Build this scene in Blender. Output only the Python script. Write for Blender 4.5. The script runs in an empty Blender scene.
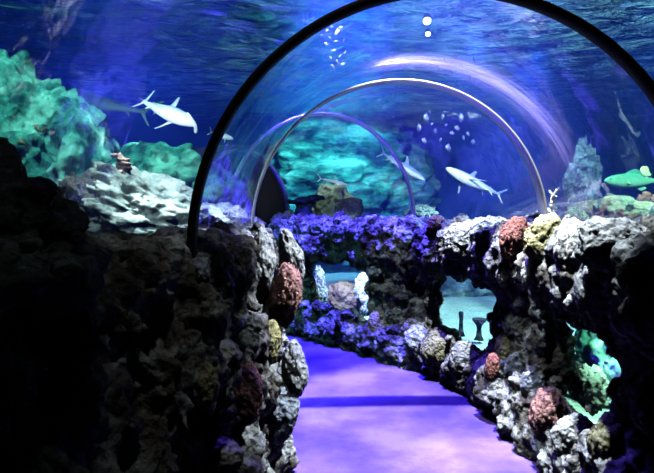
import bpy, bmesh, math, random
import numpy as np
from mathutils import Vector, Matrix, noise, Euler

random.seed(7)
SC = bpy.context.scene
COL = SC.collection
PI = math.pi
R_ = math.radians

# ------------------------------------------------------------------ camera
EYE = 1.5
F = 566.0
PITCH = math.atan((236.5 - 206.0) / F)
cam = bpy.data.cameras.new('camera')
cam.sensor_width = 36.0
cam.lens = F / 654.0 * 36.0
cam.clip_start = 0.02
cam.clip_end = 100
co = bpy.data.objects.new('camera', cam)
COL.objects.link(co)
co.location = (0, 0, EYE)
co.rotation_euler = (PI / 2 - PITCH, 0, 0)
SC.camera = co


def at(px, py, Y):
    """world point seen at a photo pixel, Y metres ahead"""
    u = (px - 327.0) / F
    v = (236.5 - py) / F
    d = Vector((u, math.cos(PITCH) + v * math.sin(PITCH), -math.sin(PITCH) + v * math.cos(PITCH)))
    d *= Y / d.y
    return Vector((d.x, d.y, d.z + EYE))


# ------------------------------------------------------------------ tagging
def tag(o, label=None, cat=None, group=None, kind=None):
    if label: o['label'] = label
    if cat: o['category'] = cat
    if group: o['group'] = group
    if kind: o['kind'] = kind
    return o


def link(name, me, mat=None, parent=None, loc=None):
    o = bpy.data.objects.new(name, me)
    COL.objects.link(o)
    if mat is not None:
        me.materials.clear()
        me.materials.append(mat)
    if parent: o.parent = parent
    if loc is not None: o.location = loc
    return o


def empty(name, loc=(0, 0, 0)):
    o = bpy.data.objects.new(name, None)
    o.empty_display_size = 0.1
    COL.objects.link(o)
    o.location = loc
    return o


def smooth(me):
    me.polygons.foreach_set('use_smooth', [True] * len(me.polygons))
    me.update()


# ------------------------------------------------------------------ materials
def new_mat(name):
    m = bpy.data.materials.new(name)
    m.use_nodes = True
    nt = m.node_tree
    nt.nodes.clear()
    out = nt.nodes.new('ShaderNodeOutputMaterial')
    return m, nt, out


def N(nt, typ, **kw):
    n = nt.nodes.new(typ)
    for k, v in kw.items():
        if k in n.inputs.keys():
            n.inputs[k].default_value = v
        else:
            setattr(n, k, v)
    return n


def L(nt, a, b):
    nt.links.new(a, b)


def ramp(nt, fac, stops):
    r = nt.nodes.new('ShaderNodeValToRGB')
    els = r.color_ramp.elements
    while len(els) < len(stops): els.new(0.5)
    for e, (p, c) in zip(els, stops):
        e.position = p
        e.color = (*c, 1)
    L(nt, fac, r.inputs['Fac'])
    return r.outputs['Color']


def rock_mat(name, stops, scale=6.0, bump=0.6, fine=60.0, rough=0.85, spec=0.25):
    m, nt, out = new_mat(name)
    b = N(nt, 'ShaderNodeBsdfPrincipled', Roughness=rough)
    b.inputs['Specular IOR Level'].default_value = spec
    tc = N(nt, 'ShaderNodeTexCoord')
    n1 = N(nt, 'ShaderNodeTexNoise', Scale=scale, Detail=8.0, Roughness=0.65)
    L(nt, tc.outputs['Object'], n1.inputs['Vector'])
    L(nt, ramp(nt, n1.outputs['Fac'], stops), b.inputs['Base Color'])
    n2 = N(nt, 'ShaderNodeTexNoise', Scale=fine, Detail=6.0, Roughness=0.7)
    v = N(nt, 'ShaderNodeTexVoronoi', Scale=fine * 0.7)
    L(nt, tc.outputs['Object'], n2.inputs['Vector'])
    L(nt, tc.outputs['Object'], v.inputs['Vector'])
    ad = N(nt, 'ShaderNodeMath', operation='ADD')
    L(nt, n2.outputs['Fac'], ad.inputs[0])
    L(nt, v.outputs['Distance'], ad.inputs[1])
    bp0 = N(nt, 'ShaderNodeBump', Strength=bump, Distance=0.05)
    v2 = N(nt, 'ShaderNodeTexVoronoi', Scale=fine * 0.33)
    n3 = N(nt, 'ShaderNodeTexNoise', Scale=fine * 0.3, Detail=5.0, Roughness=0.6)
    L(nt, tc.outputs['Object'], n3.inputs['Vector'])
    vm = N(nt, 'ShaderNodeVectorMath', operation='MULTIPLY_ADD')
    vm.inputs[1].default_value = (0.03, 0.03, 0.03)
    L(nt, n3.outputs['Color'], vm.inputs[0])
    L(nt, tc.outputs['Object'], vm.inputs[2])
    L(nt, vm.outputs[0], v2.inputs['Vector'])
    L(nt, v2.outputs['Distance'], bp0.inputs['Height'])
    bp = N(nt, 'ShaderNodeBump', Strength=bump, Distance=0.02)
    L(nt, ad.outputs[0], bp.inputs['Height'])
    L(nt, bp0.outputs['Normal'], bp.inputs['Normal'])
    L(nt, bp.outputs['Normal'], b.inputs['Normal'])
    L(nt, b.outputs[0], out.inputs['Surface'])
    return m


def two(c, k=0.5, a=0.35, b=0.68):
    return [(a, tuple(x * k for x in c)), (b, c)]


M = {}
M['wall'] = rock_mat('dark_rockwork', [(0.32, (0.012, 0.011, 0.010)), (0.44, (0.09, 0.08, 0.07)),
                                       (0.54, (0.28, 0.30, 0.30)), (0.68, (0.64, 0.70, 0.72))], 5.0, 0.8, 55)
M['grey'] = rock_mat('grey_coral_rock', two((0.60, 0.64, 0.66), 0.25), 14, 0.8, 60)
M['pale'] = rock_mat('pale_coral_rock', two((0.80, 0.82, 0.78), 0.35), 14, 0.8, 60)
M['yellow'] = rock_mat('yellow_coral', two((0.66, 0.62, 0.30), 0.40), 16, 0.8, 70)
M['olive'] = rock_mat('olive_coral', two((0.42, 0.42, 0.24), 0.35), 16, 0.8, 70)
M['pink'] = rock_mat('pink_coral', two((0.85, 0.44, 0.42), 0.50), 22, 1.0, 80)
M['red'] = rock_mat('red_coral', two((0.72, 0.30, 0.25), 0.40), 22, 1.0, 80)
M['bluegrey'] = rock_mat('blue_grey_coral', two((0.50, 0.58, 0.72), 0.35), 16, 0.8, 60)
M['reef'] = rock_mat('reef_rock', [(0.38, (0.03, 0.04, 0.04)), (0.50, (0.25, 0.31, 0.28)), (0.62, (0.70, 0.76, 0.70))],
                     2.2, 0.7, 22)
M['reefgreen'] = rock_mat('green_reef_rock', [(0.40, (0.012, 0.05, 0.05)), (0.50, (0.08, 0.30, 0.22)), (0.62, (0.46, 0.76, 0.58))],
                          2.6, 0.9, 20)
M['darkreef'] = rock_mat('dark_reef_rock', [(0.35, (0.015, 0.015, 0.015)), (0.7, (0.10, 0.10, 0.09))], 6, 0.8, 40)
M['whitecoral'] = rock_mat('white_coral', two((0.85, 0.84, 0.80), 0.6), 18, 0.6, 60)
M['bluecoral'] = rock_mat('blue_plate_coral', two((0.10, 0.12, 0.45), 0.35), 14, 0.8, 60)
M['brownrock'] = rock_mat('brown_rock', two((0.34, 0.22, 0.16), 0.35), 8, 0.7, 40)
M['boulder'] = rock_mat('mossy_boulder', two((0.40, 0.44, 0.30), 0.45), 7, 0.6, 40)
M['greyreef'] = rock_mat('grey_reef_rock', two((0.13, 0.15, 0.17), 0.3), 5, 0.9, 30)
M['sand'] = rock_mat('pale_sand', two((0.62, 0.68, 0.68), 0.7), 3, 0.4, 60)


def floor_mat():
    m, nt, out = new_mat('violet_path_paint')
    b = N(nt, 'ShaderNodeBsdfPrincipled', Roughness=0.55)
    b.inputs['Specular IOR Level'].default_value = 0.3
    tc = N(nt, 'ShaderNodeTexCoord')
    n1 = N(nt, 'ShaderNodeTexNoise', Scale=1.6, Detail=7.0, Roughness=0.6)
    n2 = N(nt, 'ShaderNodeTexNoise', Scale=90.0, Detail=4.0, Roughness=0.7)
    L(nt, tc.outputs['Object'], n1.inputs['Vector'])
    L(nt, tc.outputs['Object'], n2.inputs['Vector'])
    c = ramp(nt, n1.outputs['Fac'], [(0.36, (0.07, 0.04, 0.24)), (0.50, (0.13, 0.075, 0.34)), (0.62, (0.20, 0.135, 0.41))])
    mx = N(nt, 'ShaderNodeMix', data_type='RGBA', blend_type='MULTIPLY')
    mx.inputs[0].default_value = 0.5
    L(nt, c, mx.inputs[6])
    L(nt, ramp(nt, n2.outputs['Fac'], [(0.3, (0.65, 0.65, 0.65)), (0.6, (1, 1, 1))]), mx.inputs[7])
    L(nt, mx.outputs[2], b.inputs['Base Color'])
    bp = N(nt, 'ShaderNodeBump', Strength=0.25, Distance=0.01)
    L(nt, n2.outputs['Fac'], bp.inputs['Height'])
    L(nt, bp.outputs['Normal'], b.inputs['Normal'])
    L(nt, b.outputs[0], out.inputs['Surface'])
    return m


def plain(name, c, rough=0.5, metal=0.0, spec=0.5):
    m, nt, out = new_mat(name)
    b = N(nt, 'ShaderNodeBsdfPrincipled', Roughness=rough, Metallic=metal)
    b.inputs['Base Color'].default_value = (*c, 1)
    b.inputs['Specular IOR Level'].default_value = spec
    tc = N(nt, 'ShaderNodeTexCoord')
    n = N(nt, 'ShaderNodeTexNoise', Scale=40.0, Detail=3.0)
    L(nt, tc.outputs['Object'], n.inputs['Vector'])
    bp = N(nt, 'ShaderNodeBump', Strength=0.05, Distance=0.005)
    L(nt, n.outputs['Fac'], bp.inputs['Height'])
    L(nt, bp.outputs['Normal'], b.inputs['Normal'])
    L(nt, b.outputs[0], out.inputs['Surface'])
    return m


def acrylic(name, base=0.035, tint=(0.95, 0.97, 1.0), rough=0.02, power=4.0, wav=0.0, top=0.8):
    m, nt, out = new_mat(name)
    lw = N(nt, 'ShaderNodeLayerWeight', Blend=0.5)
    pw = N(nt, 'ShaderNodeMath', operation='POWER')
    L(nt, lw.outputs['Facing'], pw.inputs[0])
    pw.inputs[1].default_value = power
    ma = N(nt, 'ShaderNodeMath', operation='MULTIPLY_ADD')
    L(nt, pw.outputs[0], ma.inputs[0])
    ma.inputs[1].default_value = top
    ma.inputs[2].default_value = base
    tr = N(nt, 'ShaderNodeBsdfTransparent')
    tr.inputs['Color'].default_value = (*tint, 1)
    gl = N(nt, 'ShaderNodeBsdfGlossy', Roughness=rough)
    gl.inputs['Color'].default_value = (1, 1, 1, 1)
    if wav:
        tc = N(nt, 'ShaderNodeTexCoord')
        n = N(nt, 'ShaderNodeTexNoise', Scale=3.0, Detail=2.0)
        L(nt, tc.outputs['Object'], n.inputs['Vector'])
        bp = N(nt, 'ShaderNodeBump', Strength=wav, Distance=0.05)
        L(nt, n.outputs['Fac'], bp.inputs['Height'])
        L(nt, bp.outputs['Normal'], gl.inputs['Normal'])
    mx = N(nt, 'ShaderNodeMixShader')
    L(nt, ma.outputs[0], mx.inputs[0])
    L(nt, tr.outputs[0], mx.inputs[1])
    L(nt, gl.outputs[0], mx.inputs[2])
    L(nt, mx.outputs[0], out.inputs['Surface'])
    return m


M['floor'] = floor_mat()
M['acrylic'] = acrylic('clear_acrylic', wav=0.12)
M['pane'] = acrylic('clear_pane')
M['black'] = plain('black_rubber_coated_metal', (0.012, 0.012, 0.012), 0.75, 0.0, 0.12)
M['chrome'] = plain('polished_steel', (0.85, 0.83, 0.80), 0.38, 0.55)
M['steelblue'] = plain('satin_steel', (0.55, 0.52, 0.60), 0.35, 1.0)
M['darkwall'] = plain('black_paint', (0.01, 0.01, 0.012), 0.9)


def backdrop_mat():
    m, nt, out = new_mat('blue_painted_tank_wall')
    b = N(nt, 'ShaderNodeBsdfPrincipled', Roughness=0.9)
    b.inputs['Specular IOR Level'].default_value = 0.1
    tc = N(nt, 'ShaderNodeTexCoord')
    n = N(nt, 'ShaderNodeTexNoise', Scale=0.7, Detail=6.0, Roughness=0.55)
    L(nt, tc.outputs['Object'], n.inputs['Vector'])
    L(nt, ramp(nt, n.outputs['Fac'], [(0.35, (0.02, 0.05, 0.30)), (0.55, (0.04, 0.10, 0.50)), (0.7, (0.06, 0.22, 0.55))]), b.inputs['Base Color'])
    L(nt, b.outputs[0], out.inputs['Surface'])
    return m


M['backdrop'] = backdrop_mat()


def water_mat():
    m, nt, out = new_mat('tank_water')
    sc = N(nt, 'ShaderNodeVolumeScatter', Density=0.045, Anisotropy=0.2)
    sc.inputs['Color'].default_value = (0.06, 0.16, 1.0, 1)
    ab = N(nt, 'ShaderNodeVolumeAbsorption', Density=0.10)
    ab.inputs['Color'].default_value = (0.05, 0.45, 0.95, 1)
    ad = N(nt, 'ShaderNodeAddShader')
    L(nt, sc.outputs[0], ad.inputs[0])
    L(nt, ab.outputs[0], ad.inputs[1])
    L(nt, ad.outputs[0], out.inputs['Volume'])
    return m


def surface_mat():
    m, nt, out = new_mat('rippled_water_surface')
    tc = N(nt, 'ShaderNodeTexCoord')
    mp = N(nt, 'ShaderNodeMapping')
    mp.inputs['Scale'].default_value = (1.0, 1.6, 1.0)
    L(nt, tc.outputs['Object'], mp.inputs['Vector'])
    n1 = N(nt, 'ShaderNodeTexNoise', Scale=2.2, Detail=5.0, Roughness=0.6, Distortion=0.8)
    L(nt, mp.outputs[0], n1.inputs['Vector'])
    bp = N(nt, 'ShaderNodeBump', Strength=0.9, Distance=0.22)
    L(nt, n1.outputs['Fac'], bp.inputs['Height'])
    gl = N(nt, 'ShaderNodeBsdfGlossy', Roughness=0.06)
    gl.inputs['Color'].default_value = (0.9, 0.97, 1.0, 1)
    L(nt, bp.outputs['Normal'], gl.inputs['Normal'])
    tr = N(nt, 'ShaderNodeBsdfTransparent')
    mx = N(nt, 'ShaderNodeMixShader')
    lw = N(nt, 'ShaderNodeLayerWeight', Blend=0.5)
    mr = N(nt, 'ShaderNodeMapRange')
    mr.inputs[1].default_value = 0.25; mr.inputs[2].default_value = 0.55
    mr.inputs[3].default_value = 0.35; mr.inputs[4].default_value = 0.97
    L(nt, lw.outputs['Facing'], mr.inputs[0])
    L(nt, mr.outputs[0], mx.inputs[0])
    L(nt, tr.outputs[0], mx.inputs[1])
    L(nt, gl.outputs[0], mx.inputs[2])
    L(nt, mx.outputs[0], out.inputs['Surface'])
    return m


M['water'] = water_mat()
M['surface'] = surface_mat()


def skin_mat(name, back, belly):
    m, nt, out = new_mat(name)
    b = N(nt, 'ShaderNodeBsdfPrincipled', Roughness=0.5)
    b.inputs['Specular IOR Level'].default_value = 0.3
    at_ = N(nt, 'ShaderNodeAttribute', attribute_name='belly')
    tc = N(nt, 'ShaderNodeTexCoord')
    n = N(nt, 'ShaderNodeTexNoise', Scale=14.0, Detail=4.0)
    L(nt, tc.outputs['Object'], n.inputs['Vector'])
    ad = N(nt, 'ShaderNodeMath', operation='MULTIPLY_ADD')
    L(nt, n.outputs['Fac'], ad.inputs[0])
    ad.inputs[1].default_value = 0.3
    L(nt, at_.outputs['Fac'], ad.inputs[2])
    L(nt, ramp(nt, ad.outputs[0], [(0.35, back), (0.85, belly)]), b.inputs['Base Color'])
    L(nt, b.outputs[0], out.inputs['Surface'])
    return m


M['hammer'] = skin_mat('hammerhead_skin', (0.62, 0.66, 0.68), (0.9, 0.92, 0.92))
M['shark'] = skin_mat('pale_shark_skin', (0.30, 0.38, 0.44), (0.85, 0.88, 0.9))
M['nurse'] = skin_mat('green_shark_skin', (0.12, 0.30, 0.26), (0.26, 0.50, 0.42))
M['greenfish'] = skin_mat('green_fish_skin', (0.06, 0.30, 0.16), (0.30, 0.62, 0.34))
M['yellowfish'] = skin_mat('yellow_fish_skin', (0.75, 0.75, 0.25), (0.85, 0.85, 0.5))
M['orangefish'] = skin_mat('orange_fish_skin', (0.75, 0.35, 0.22), (0.8, 0.55, 0.4))
M['silverfish'] = skin_mat('silver_fish_skin', (0.75, 0.80, 0.85), (0.9, 0.95, 0.95))
M['darkfish'] = skin_mat('dark_fish_skin', (0.01, 0.015, 0.03), (0.05, 0.07, 0.1))
M['eye'] = plain('black_eye', (0.005, 0.005, 0.005), 0.15)


# ------------------------------------------------------------------ curves
def catmull(pts, n=16):
    pts = [Vector(p) for p in pts]
    out = []
    for i in range(len(pts) - 1):
        p0 = pts[max(i - 1, 0)]; p1 = pts[i]; p2 = pts[i + 1]; p3 = pts[min(i + 2, len(pts) - 1)]
        if i == 0: p0 = p1 * 2 - p2
        if i + 2 > len(pts) - 1: p3 = p2 * 2 - p1
        for k in range(n):
            t = k / n
            out.append(0.5 * ((2 * p1) + (p2 - p0) * t + (2 * p0 - 5 * p1 + 4 * p2 - p3) * t * t
                              + (3 * p1 - p0 - 3 * p2 + p3) * t ** 3))
    out.append(pts[-1])
    return out


def resample(pts, step):
    d = [0.0]
    for a, b in zip(pts, pts[1:]): d.append(d[-1] + (b - a).length)
    n = max(2, int(round(d[-1] / step)))
    out = []
    j = 0
    for k in range(n + 1):
        s = d[-1] * k / n
        while j < len(d) - 2 and d[j + 1] < s: j += 1
        t = (s - d[j]) / max(1e-9, d[j + 1] - d[j])
        out.append(pts[j].lerp(pts[j + 1], t))
    return out


def normals2(pts):
    """right-hand horizontal normal at each point"""
    ns = []
    for i in range(len(pts)):
        a = pts[max(0, i - 1)]; b = pts[min(len(pts) - 1, i + 1)]
        t = (b - a).normalized()
        ns.append(Vector((t.y, -t.x, 0)))
    return ns


# tunnel axis: (x, y, yaw)
ST = [(0.47, 2.22, 0), (0.50, 3.83, 4), (0.02, 5.18, 31), (-0.95, 6.45, 56)]
SR = [1.0, 1.0, 1.0, 0.80]      # vault radius at each station
SPR = 1.33      # springing height of the vault
RAD = 1.0


def hermite_axis(n=14):
    out = []
    for a, b in zip(ST, ST[1:]):
        pa = Vector((a[0], a[1], 0)); pb = Vector((b[0], b[1], 0))
        ln = (pb - pa).length
        ta = Vector((-math.sin(R_(a[2])), math.cos(R_(a[2])), 0)) * ln
        tb = Vector((-math.sin(R_(b[2])), math.cos(R_(b[2])), 0)) * ln
        seg = []
        for k in range(n + 1):
            t = k / n
            h = ((2 * t ** 3 - 3 * t * t + 1) * pa + (t ** 3 - 2 * t * t + t) * ta
                 + (-2 * t ** 3 + 3 * t * t) * pb + (t ** 3 - t * t) * tb)
            yaw = a[2] + (b[2] - a[2]) * t
            seg.append((h, yaw))
        out.append(seg)
    return out


AXIS = hermite_axis()
NEAR = [(Vector((0.45, -2.0 + 4.22 * k / 10, 0)), 0) for k in range(11)]
NEAR_R = 1.30


def ring(p, yaw, r, zb, n=40):
    """half ring above springing plus straight legs to zb"""
    rt = Vector((math.cos(R_(yaw)), math.sin(R_(yaw)), 0))
    pts = [p - rt * r + Vector((0, 0, zb))]
    for k in range(n + 1):
        a = PI - PI * k / n
        pts.append(p + rt * (r * math.cos(a)) + Vector((0, 0, SPR + r * math.sin(a))))
    pts.append(p + rt * r + Vector((0, 0, zb)))
    return pts


def vault(name, seg, r, r2=None, zb=1.15, mat=None):
    bm = bmesh.new()
    r2 = r2 or r
    rows = [[bm.verts.new(v) for v in ring(p, y, r + (r2 - r) * k / (len(seg) - 1), zb)] for k, (p, y) in enumerate(seg)]
    for a, b in zip(rows, rows[1:]):
        for i in range(len(a) - 1):
            bm.faces.new((a[i], a[i + 1], b[i + 1], b[i]))
    me = bpy.data.meshes.new(name)
    bm.to_mesh(me); bm.free()
    smooth(me)
    o = link(name, me, mat or M['acrylic'])
    return o


# ------------------------------------------------------------------ mesh tools
DG = None


def evaluated(bm, mods, name):
    me = bpy.data.meshes.new(name)
    bm.to_mesh(me); bm.free()
    o = bpy.data.objects.new('building', me)
    COL.objects.link(o)
    for typ, kw in mods:
        md = o.modifiers.new(typ, typ)
        for k, v in kw.items(): setattr(md, k, v)
    dg = bpy.context.evaluated_depsgraph_get()
    dg.update()
    out = bpy.data.meshes.new_from_object(o.evaluated_get(dg))
    out.name = name
    bpy.data.objects.remove(o)
    bpy.data.meshes.remove(me)
    return out


def displace(me, fn):
    n = len(me.vertices)
    co_ = np.empty(n * 3); me.vertices.foreach_get('co', co_)
    no_ = np.empty(n * 3); me.vertices.foreach_get('normal', no_)
    co_ = co_.reshape(-1, 3); no_ = no_.reshape(-1, 3)
    d = np.empty(n)
    for i in range(n):
        d[i] = fn(Vector(co_[i]))
    co_ += no_ * d[:, None]
    me.vertices.foreach_set('co', co_.ravel())
    me.update()
    smooth(me)


def blob(bm, c, rad, rot=0.0, sub=2):
    mt = Matrix.Translation(c) @ Matrix.Rotation(rot, 4, 'Z') @ Matrix.Diagonal((*rad, 1))
    bmesh.ops.create_icosphere(bm, subdivisions=sub, radius=1.0, matrix=mt)


def vor(p, s):
    return noise.voronoi(p * s)[0]


def knob(p, f):
    """rounded bumps with creases between them"""
    d = noise.voronoi(p * f)[0]
    return 0.55 - d[0] * d[0] * 1.6 - 0.25 * max(0.0, 0.35 - (d[1] - d[0]))


def rough_rock(p):
    q = p + 0.05 * noise.noise_vector(p * 4.0)
    v = 0.055 * noise.fractal(p * 2.6, 1.0, 2.0, 3)
    v += 0.050 * knob(q, 5.0) + 0.024 * knob(q + Vector((3, 1, 7)), 13.0) + 0.020 * knob(q, 27.0)
    return v - 0.03


def boulder_mesh(name, rad, seed, sub=4, amp=0.22, freq=1.6, fine=0.05, cells=0.0, cellfreq=6.0, ridge=0.0):
    bm = bmesh.new()
    bmesh.ops.create_icosphere(bm, subdivisions=sub, radius=1.0)
    off = Vector((seed * 3.17, seed * 1.73 + 5, seed * 2.31))
    for v in bm.verts:
        p = v.co.copy()
        k = 1 + amp * noise.fractal(p * freq + off, 1.0, 2.0, 4)
        k += fine * noise.fractal(p * freq * 5 + off, 0.7, 2.1, 3)
        if cells:
            d = vor(p + off + 0.12 * noise.noise_vector(p * 3 + off), cellfreq)
            k += cells * (0.5 - d[0] * 0.95)
        if ridge:
            k += ridge * (1 - abs(noise.noise(Vector((p.x * 1.2, p.y * 1.2, p.z * 7)) + off)) * 2)
        v.co = Vector((p.x * rad[0], p.y * rad[1], p.z * rad[2])) * k
    me = bpy.data.meshes.new(name)
    bm.to_mesh(me); bm.free()
    smooth(me)
    return me


def rock(name, c, rad, seed, mat, label, cat, group=None, rot=(0, 0, 0), **kw):
    o = link(name, boulder_mesh(name, rad, seed, **kw), M[mat], None, c)
    o.rotation_euler = rot
    tag(o, label, cat, group)
    return o


# ------------------------------------------------------------------ path floor
def grid_plane(name, x0, x1, y0, y1, z, nx, ny, mat, fn=None):
    bm = bmesh.new()
    rows = []
    for j in range(ny + 1):
        row = []
        for i in range(nx + 1):
            x = x0 + (x1 - x0) * i / nx
            y = y0 + (y1 - y0) * j / ny
            row.append(bm.verts.new((x, y, z + (fn(x, y) if fn else 0))))
        rows.append(row)
    for a, b in zip(rows, rows[1:]):
        for i in range(nx):
            bm.faces.new((a[i], a[i + 1], b[i + 1], b[i]))
    me = bpy.data.meshes.new(name)
    bm.to_mesh(me); bm.free()
    smooth(me)
    return link(name, me, mat)


# path slab: left and right edges follow the walls
RF = catmull([(1.42, -2.0, 0), (1.34, 0.0, 0), (1.27, 1.2, 0), (1.21, 2.3, 0), (1.20, 3.2, 0), (1.14, 4.1, 0), (0.95, 4.74, 0), (0.67, 5.18, 0),
              (0.42, 5.53, 0), (0.13, 5.90, 0), (-0.27, 6.30, 0), (-0.70, 6.75, 0)])
LF = catmull([(-1.25, -2.0, 0), (-0.95, -0.4, 0), (-0.72, 0.6, 0), (-0.56, 1.2, 0), (-0.42, 1.9, 0), (-0.29, 2.6, 0), (-0.22, 3.1, 0),
              (-0.30, 3.6, 0), (-0.50, 4.3, 0), (-0.80, 4.85, 0), (-1.20, 5.35, 0), (-1.75, 5.8, 0)])
RF = resample(RF, 0.1); LF = resample(LF, 0.1)
RN = normals2(RF); LN = [-n for n in normals2(LF)]

bm = bmesh.new()
nn = 90
la = resample(LF, 0.1); ra = resample(RF, 0.1)


def pick(pts, t):
    f = t * (len(pts) - 1)
    i = min(len(pts) - 2, int(f))
    return pts[i].lerp(pts[i + 1], f - i)


rows = []
ext = Vector((-math.sin(R_(56)), math.cos(R_(56)), 0)) * 0.5
for k in range(nn + 2):
    t = min(1.0, k / nn)
    a = pick(la, t); b = pick(ra, t)
    if k > nn: a = a + ext; b = b + ext
    dv = (b - a).normalized()
    a = a - dv * 0.35; b = b + dv * 0.35
    rows.append([bm.verts.new(a.lerp(b, i / 12)) for i in range(13)])
for a, b in zip(rows, rows[1:]):
    for i in range(12): bm.faces.new((a[i], a[i + 1], b[i + 1], b[i]))
ret = bmesh.ops.extrude_face_region(bm, geom=bm.faces[:])
for v in ret['geom']:
    if isinstance(v, bmesh.types.BMVert): v.co.z -= 0.12
bmesh.ops.recalc_face_normals(bm, faces=bm.faces[:])
me = bpy.data.meshes.new('floor'); bm.to_mesh(me); bm.free()
tag(link('floor', me, M['floor']), 'violet painted path curving left between the rock walls', 'floor', kind='structure')

# ------------------------------------------------------------------ rock walls
rnd = random.Random(11)


def jit(a): return rnd.uniform(-a, a)


# right wall: coping, sill and pillars with openings between them
def near_front(x, y):
    return min(range(len(RF)), key=lambda i: (RF[i].x - x) ** 2 + (RF[i].y - y) ** 2)


bm = bmesh.new()
OPEN = [((-0.44, 6.48), (0.34, 5.63)), ((0.78, 5.00), (1.12, 4.20)), ((1.18, 3.46), (1.21, 2.62))]
openi = []
for a, b in OPEN:
    i0, i1 = sorted((near_front(*a), near_front(*b)))
    openi.append((i0, i1))
for i in range(0, len(RF)):
    p = RF[i]; n = RN[i]
    yaw = math.atan2(n.y, n.x)
    for r_ in (0.14, 0.32):
        c = p + n * (r_ + jit(0.03))
        blob(bm, c + Vector((0, 0, 1.135 + jit(0.03))), (0.19 + jit(0.03), 0.14, 0.28 + jit(0.03)), yaw)
    blob(bm, p + n * (0.15 + jit(0.02)) + Vector((0, 0, 0.14 + jit(0.03))), (0.20 + jit(0.02), 0.14, 0.27 + jit(0.04)), yaw)
    inside = any(i0 < i < i1 for i0, i1 in openi)
    if not inside:
        for z in (0.45, 0.65, 0.88):
            blob(bm, p + n * (0.23 + jit(0.02)) + Vector((0, 0, z)), (0.15 + jit(0.03), 0.11, 0.17), yaw)
for _ in range(160):        # lumps over the faces
    i = rnd.randrange(len(RF)); p = RF[i]; n = RN[i]
    z = rnd.choice([1.30, 1.22, 1.12, 1.02, 0.36, 0.28, 0.18, 0.1])
    if z > 0.9: off = 0.06 + max(0, z - 1.2) * 0.9
    else: off = -0.02 + max(0, z - 0.25) * 0.6
    s = rnd.uniform(0.04, 0.10)
    blob(bm, p + n * off + Vector((0, 0, z)), (s, s * rnd.uniform(0.8, 1.3), s * rnd.uniform(0.8, 1.5)), rnd.uniform(0, 3))
me = evaluated(bm, [('REMESH', dict(mode='VOXEL', voxel_size=0.017))], 'wall_right')
displace(me, rough_rock)
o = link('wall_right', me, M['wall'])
tag(o, 'low dark rock wall with openings along the right of the path', 'wall', kind='structure')

bm = bmesh.new()
for i in range(0, len(LF)):
    p = LF[i]; n = LN[i]
    yaw = math.atan2(n.y, n.x)
    for r_ in (0.24, 0.46):
        for z in (0.08, 0.35, 0.62, 0.9, 1.16):
            blob(bm, p + n * (r_ + jit(0.04) + (0.05 if z > 1.1 else 0)) + Vector((0, 0, z + jit(0.03))),
                 (0.24 + jit(0.03), 0.15, 0.245), yaw)
for _ in range(150):
    i = rnd.randrange(len(LF)); p = LF[i]; n = LN[i]
    z = rnd.uniform(0.05, 1.3)
    s = rnd.uniform(0.05, 0.11)
    blob(bm, p + n * (0.06 + max(0, z - 1.1) * 0.6) + Vector((0, 0, z)), (s, s, s * rnd.uniform(0.9, 2.0)), 0)
me = evaluated(bm, [('REMESH', dict(mode='VOXEL', voxel_size=0.017))], 'wall_left')
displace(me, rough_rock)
tag(link('wall_left', me, M['wall']), 'low dark rock wall along the left of the path', 'wall', kind='structure')

# ------------------------------------------------------------------ vault panes and ribs
tag(vault('window_1', NEAR, NEAR_R), 'clear acrylic vault nearest, before the black arch', 'window', kind='structure')
for k, seg in enumerate(AXIS):
    w = vault('window_%d' % (k + 2), seg, SR[k], SR[k + 1])
    tag(w, ['clear acrylic vault between black arch and polished arch', 'clear acrylic vault between polished arch and thin arch',
            'clear acrylic vault beyond the thin arch'][k], 'window', kind='structure')
# flat collar joining wide near vault and black arch
bm = bmesh.new()
pa = ring(Vector((0.47, 2.22, 0)), 0, RAD, 1.15); pb = ring(Vector((0.45, 2.22, 0)), 0, NEAR_R, 1.15)
va = [bm.verts.new(v) for v in pa]; vb = [bm.verts.new(v) for v in pb]
for i in range(len(va) - 1): bm.faces.new((va[i], va[i + 1], vb[i + 1], vb[i]))
me = bpy.data.meshes.new('window_5'); bm.to_mesh(me); bm.free(); smooth(me)
tag(link('window_5', me, M['pane']), 'clear flat collar around the black arch', 'window', kind='structure')
# flat panes at the back of the three wall openings
for k, (i0, i1) in enumerate(openi):
    bm = bmesh.new()
    rows = []
    for i in range(i0 - 1, i1 + 2):
        c = RF[i] + RN[i] * 0.30
        rows.append((bm.verts.new((c.x, c.y, 0.30)), bm.verts.new((c.x, c.y, 1.0))))
    for a, b in zip(rows, rows[1:]): bm.faces.new((a[0], b[0], b[1], a[1]))
    me = bpy.data.meshes.new('window'); bm.to_mesh(me); bm.free(); smooth(me)
    tag(link('window_%d' % (k + 6), me, M['pane']),
        'clear pane in the wall opening ' + ['at the far bend', 'in the middle of the right wall', 'nearest on the right'][k], 'window', kind='structure')


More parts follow.
